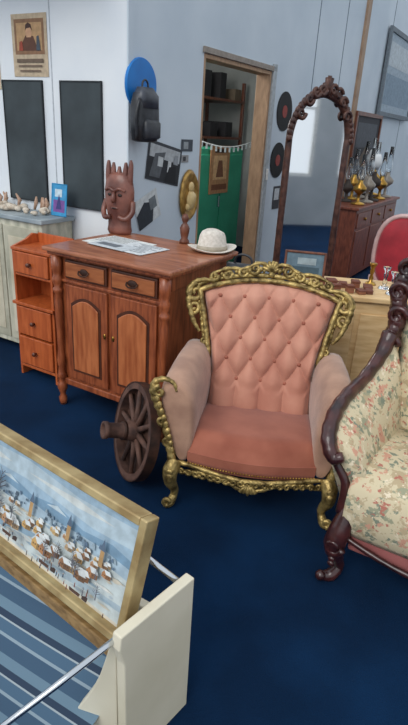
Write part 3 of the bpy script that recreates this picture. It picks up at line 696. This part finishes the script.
for i,(s,o,h) in enumerate(((3.78,.42,1.2),(3.95,.22,1.1),(4.12,.42,1.35),(4.3,.18,1.3),(4.4,.40,1.5),(4.62,.2,1.5),(4.72,.42,1.25),(4.93,.2,1.6),(5.08,.40,1.4),(5.22,.18,1.5))):
    g=group('oil_lamp',RW(s,.892,o),0)
    lathe(g,'brass_base',[(0,0),(.07*h,0),(.065*h,.02),(.02,.035),(.018,.09*h),(.03,.1*h),(.06*h,.13*h),(.065*h,.16*h),(.03,.2*h),(.025,.23*h),(0,.23*h)],(BRASS,flat((60,50,44),.3),flat((150,140,128),.3))[i%3],n=20)
    lathe(g,'chimney',[(.028,.23*h),(.045,.28*h),(.03,.34*h),(.022,.46*h),(.02,.46*h),(.028,.34*h),(.042,.28*h),(.026,.232*h)],glass,n=20)
    if i in (4,7): lathe(g,'globe_shade',[(.03,.25*h),(.060,.28*h),(.068,.31*h),(.055,.35*h),(.04,.37*h)],GLW,n=20)
# red chair
g=group('red_upholstered_chair',(1.36,3.95,0),-25)
def blob(w,h,zc,n=28,p=2.6): return [(w*math.copysign(abs(math.cos(2*pi*i/n))**(2/p),math.cos(2*pi*i/n)),zc+h*math.copysign(abs(math.sin(2*pi*i/n))**(2/p),math.sin(2*pi*i/n))) for i in range(n)]
rg=[]
for y,s in ((.17,.9),(.15,1),(.13,1),(.11,.9),(.10,.6)):
    rg.append([(x*s,y+.05,.82+(z-.82)*s) for x,z in blob(.20,.27,.82)])
loft(g,'back_cushion',rg,RED)
pts=[(x*1.06,.19,.82+(z-.82)*1.05) for x,z in blob(.20,.27,.82)]; pts.append(pts[0])
tube(g,'back_frame',pts,.018,mat('chair_frame_pale',(180,146,142),(200,170,166),scale=10,rough=.4))
loft(g,'seat_cushion',[bagring(.40,.22,.2),bagring(.42,.24,.22),bagring(.47,.24,.22),bagring(.49,.2,.18)],RED)
for i,(x,y) in enumerate(((-.2,-.18),(.2,-.18),(-.2,.18),(.2,.18))): tube(g,'leg_%d'%i,[(x*1.05,y*1.05,0),(x,y,.2),(x,y,.42 if y<0 else .64)],[.014,.018,.022],MATS['chair_frame_pale'])
# ---------------------------------------------------------------- foreground cot with painting
g=group('cream_cot_frame',(0,0,0))
dv=Vector((-.63,-.78,0)); nv=Vector((.78,-.63,0)); P0=Vector((.01,1.12,0))
def board(name,prof,P,dd,nn,th,m):
    v=[P+dd*a+Vector((0,0,z)) for a,z in prof]+[P+dd*a-nn*th+Vector((0,0,z)) for a,z in prof]; n=len(prof)
    return obj(name,v,[tuple(range(n)),tuple(range(2*n-1,n-1,-1))]+[(i,(i+1)%n,n+(i+1)%n,n+i) for i in range(n)],m,g,bevel=.004)
board('end_panel',[(0,.0),(0,.5),(.26,.5),(.265,.46),(.25,.40),(.245,.0)],P0,dv,nv,.03,CREAM)
Q=P0+dv*.245
cprof=[(0,.0),(0,.47),(.012,.46),(.022,.42),(.034,.37),(.05,.31),(.072,.25),(.10,.19),(.13,.13),(.16,.09),(.16,.0)]
board('curved_side_board',cprof,Q+Vector((-.026,.018,0)),Vector((-.85,.30,0)).normalized(),Vector((-.30,-.85,0)).normalized(),.03,CREAM)
board('far_rail',[(0,.10),(0,.24),(1.0,.24),(1.0,.10)],Vector((-.02,1.18,0)),B,-A,.03,CREAM)
tube(g,'chrome_rail_near',[(-.15,.95,.485),(-.30,.86,.40),(-.62,.68,.22)],.008,CHROME,n=12)
tube(g,'chrome_rail_far',[(-.02,1.11,.48),(-.2,1.25,.50),(-.9,1.66,.5)],.009,CHROME,n=12)
board('wood_slat',[(0,.30),(0,.345),(1.1,.345),(1.1,.30)],Vector((-.155,.985,0)),Vector((-.80,.60,0)),Vector((-.60,-.80,0)),.05,mat('tan_slat_wood',(120,92,54),(160,128,82),scale=10,rough=.5,stretch=(1,5,5)))
STR=stripes_mat('striped_canvas',[(0,(58,84,108)),(.30,(136,154,166)),(.36,(70,98,122)),(.60,(156,168,174)),(.64,(40,58,80)),(.78,(100,126,144))],2.6,(0,0,math.radians(-60)))
v=[];f=[]
for j in range(19):
    for i in range(21):
        q=Vector((-.12,1.14,0))+B*(i/20*1.1)-A*(j/18*.75); z=.24-.10*math.sin(pi*min(1,j/15))-.03*math.sin(pi*i/20)
        v.append((q.x,q.y,z))
for j in range(18):
    for i in range(20):
        k=j*21+i; f.append((k,k+1,k+22,k+21))
o=obj('striped_canvas',v,f,STR,g,smooth=True)
# painting
Wp,Hp=.86,.365
sh=[]
def add(c,*pl): sh.append((c,list(pl)))
rnd=random.Random(11)
add((158,184,202),(-.5,.0),(.5,.0),(.5,.5),(-.5,.5))
add((182,200,210),(-.5,.20),(-.1,.26),(.3,.20),(.5,.24),(.5,.44),(.2,.40),(-.1,.46),(-.5,.40))
add((206,212,210),(-.1,.34),(.2,.30),(.4,.34),(.2,.38)); add((206,212,210),(-.45,.33),(-.3,.30),(-.2,.34),(-.32,.37))
add((124,156,180),(-.5,.12),(-.4,.22),(-.3,.15),(-.2,.20),(-.05,.13),(.1,.19),(.25,.12),(.4,.17),(.5,.13),(.5,-.1),(-.5,-.1))
add((192,206,212),(-.4,.22),(-.35,.16),(-.43,.16)); add((192,206,212),(.1,.19),(.16,.14),(.04,.14)); add((192,206,212),(-.2,.20),(-.14,.15),(-.25,.16))
add((170,192,206),(-.5,.04),(-.2,.09),(.1,.04),(.35,.08),(.5,.05),(.5,-.3),(-.5,-.3))
add((198,208,208),(-.5,-.07),(-.3,-.02),(-.05,-.07),(.2,-.02),(.5,-.06),(.5,-.5),(-.5,-.5))
add((146,172,190),(-.34,-.5),(-.12,-.34),(.1,-.28),(.04,-.24),(-.22,-.26),(-.46,-.5))
add((170,188,198),(.1,-.5),(.3,-.42),(.5,-.38),(.5,-.32),(.25,-.36),(0,-.46))
for k in range(120):
    x=rnd.uniform(-.48,.46); z=rnd.uniform(-.48,-.04); s=rnd.uniform(.01,.045)
    add(rnd.choice([(220,220,214),(178,192,200),(150,172,186),(204,196,178),(190,182,168)]),(x-s,z),(x,z-.012),(x+s,z+.004),(x,z+.016))
for k in range(80):
    x=rnd.uniform(-.48,.46); z=rnd.uniform(-.04,.07); s=rnd.uniform(.004,.011); add(rnd.choice([(96,118,140),(120,140,156),(80,96,110),(150,168,178)]),(x-s,z),(x+s,z),(x+s*.4,z+s*4),(x-s*.4,z+s*4.5))
def house(x,z,s,c):
    h=s*2.4
    dk=tuple(int(q*.74) for q in c)
    add(c,(x-s,z),(x,z-s*.4),(x,z+h-s*.4),(x-s*.5,z+h+s*1.4),(x-s,z+h)); add(dk,(x,z-s*.4),(x+s*1.3,z+.2*s),(x+s*1.3,z+h),(x,z+h-s*.4))
    add((222,226,224),(x-s*.55,z+h+s*1.6),(x+s*.85,z+h+s*1.9),(x+s*1.45,z+h),(x+s*.05,z+h-s*.5)); add((196,206,210),(x-s*1.12,z+h-.1*s),(x-s*.55,z+h+s*1.6),(x-s*.45,z+h+s*1.3),(x-s*.95,z+h-.3*s))
    for q in (-.75,-.35,.3,.75): add((84,66,56),(x+s*q,z+h*.4),(x+s*(q+.2),z+h*.38),(x+s*(q+.2),z+h*.62),(x+s*q,z+h*.64))
hs=[(rnd.uniform(-.26,.44),rnd.uniform(-.34,-.04)) for k in range(40)]
hs.sort(key=lambda q:-q[1])
for x,z in hs: house(x,z,.013+.016*(-.04-z)/.30*rnd.uniform(.8,1.3),rnd.choice([(204,162,100),(180,128,86),(214,178,122),(160,118,86),(190,146,108),(200,170,132)]))
for x,z in ((-.02,-.06),(.2,-.04),(.38,-.06)):
    add((186,148,100),(x-.010,z),(x+.010,z),(x+.010,z+.16),(x-.010,z+.16)); add((90,108,128),(x-.014,z+.16),(x+.014,z+.16),(x,z+.28))
def tree(x,z,h,c):
    add(c,(x-.003,z),(x+.003,z),(x+.001,z+h),(x-.001,z+h))
    for q in range(9):
        t=.3+.07*q; l=.028*(1.2-t)*h/.2; sg=1 if q%2 else -1
        add(c,(x,z+h*t),(x+sg*l,z+h*(t+.2)),(x+sg*l*.9,z+h*(t+.22)),(x,z+h*(t+.035)))
for k in range(14): tree(rnd.uniform(-.49,-.22),rnd.uniform(-.3,-.05),rnd.uniform(.22,.42),rnd.choice([(84,84,92),(110,120,132),(90,84,84)]))
for k in range(14): tree(rnd.uniform(-.3,.47),rnd.uniform(-.46,-.15),rnd.uniform(.08,.2),rnd.choice([(80,72,72),(96,96,104)]))
for k in range(36):
    x=rnd.uniform(-.3,.46); z=rnd.uniform(-.47,-.3); h=rnd.uniform(.03,.05); c=rnd.choice([(60,50,50),(120,60,54),(50,60,80),(94,72,60)])
    add(c,(x-.003,z),(x+.003,z),(x+.002,z+h),(x-.002,z+h)); add((190,150,120),(x-.002,z+h),(x+.002,z+h),(x+.002,z+h+.01),(x-.002,z+h+.01))
for x,z in ((-.12,-.38),(.12,-.40),(.3,-.44)):
    add((84,60,48),(x-.026,z),(x+.026,z),(x+.03,z+.035),(x-.03,z+.035)); add((70,54,48),(x+.04,z),(x+.066,z),(x+.07,z+.05),(x+.058,z+.055),(x+.04,z+.035))
FRM=mat('gilt_picture_frame',(158,132,88),(196,174,126),scale=14,rough=.4,metal=.3)
TR=Vector((-.085,1.105,.705))
pw,ph=Wp-.08,Hp-.06
pg=picture('snow_village_painting',(0,0,0),0,pw,ph,.024,FRM,flat((214,208,192)),[(c,[(max(-.485,min(.485,x*.97)),max(-.47,min(.47,z*.94))) for x,z in pl]) for c,pl in sh],th=.05)
xa=Vector((.80,-.60,0)).normalized(); 
up=Vector((.05,.08,.33)).normalized(); up=(up-xa*up.dot(xa)).normalized(); ya=up.cross(xa)
M=Matrix((xa,ya,up)).transposed().to_4x4()
M.translation=TR-xa*(pw+.048)/2-up*(ph+.048)/2
pg.matrix_world=M
ld=bpy.data.lights.new('storeroom_fill','POINT'); ld.energy=55; ld.shadow_soft_size=.3  # added fill brightening the room behind the door; no lamp known there
lo=bpy.data.objects.new('storeroom_fill',ld); S.collection.objects.link(lo); lo.location=RW(1.8,2.3,-.9)
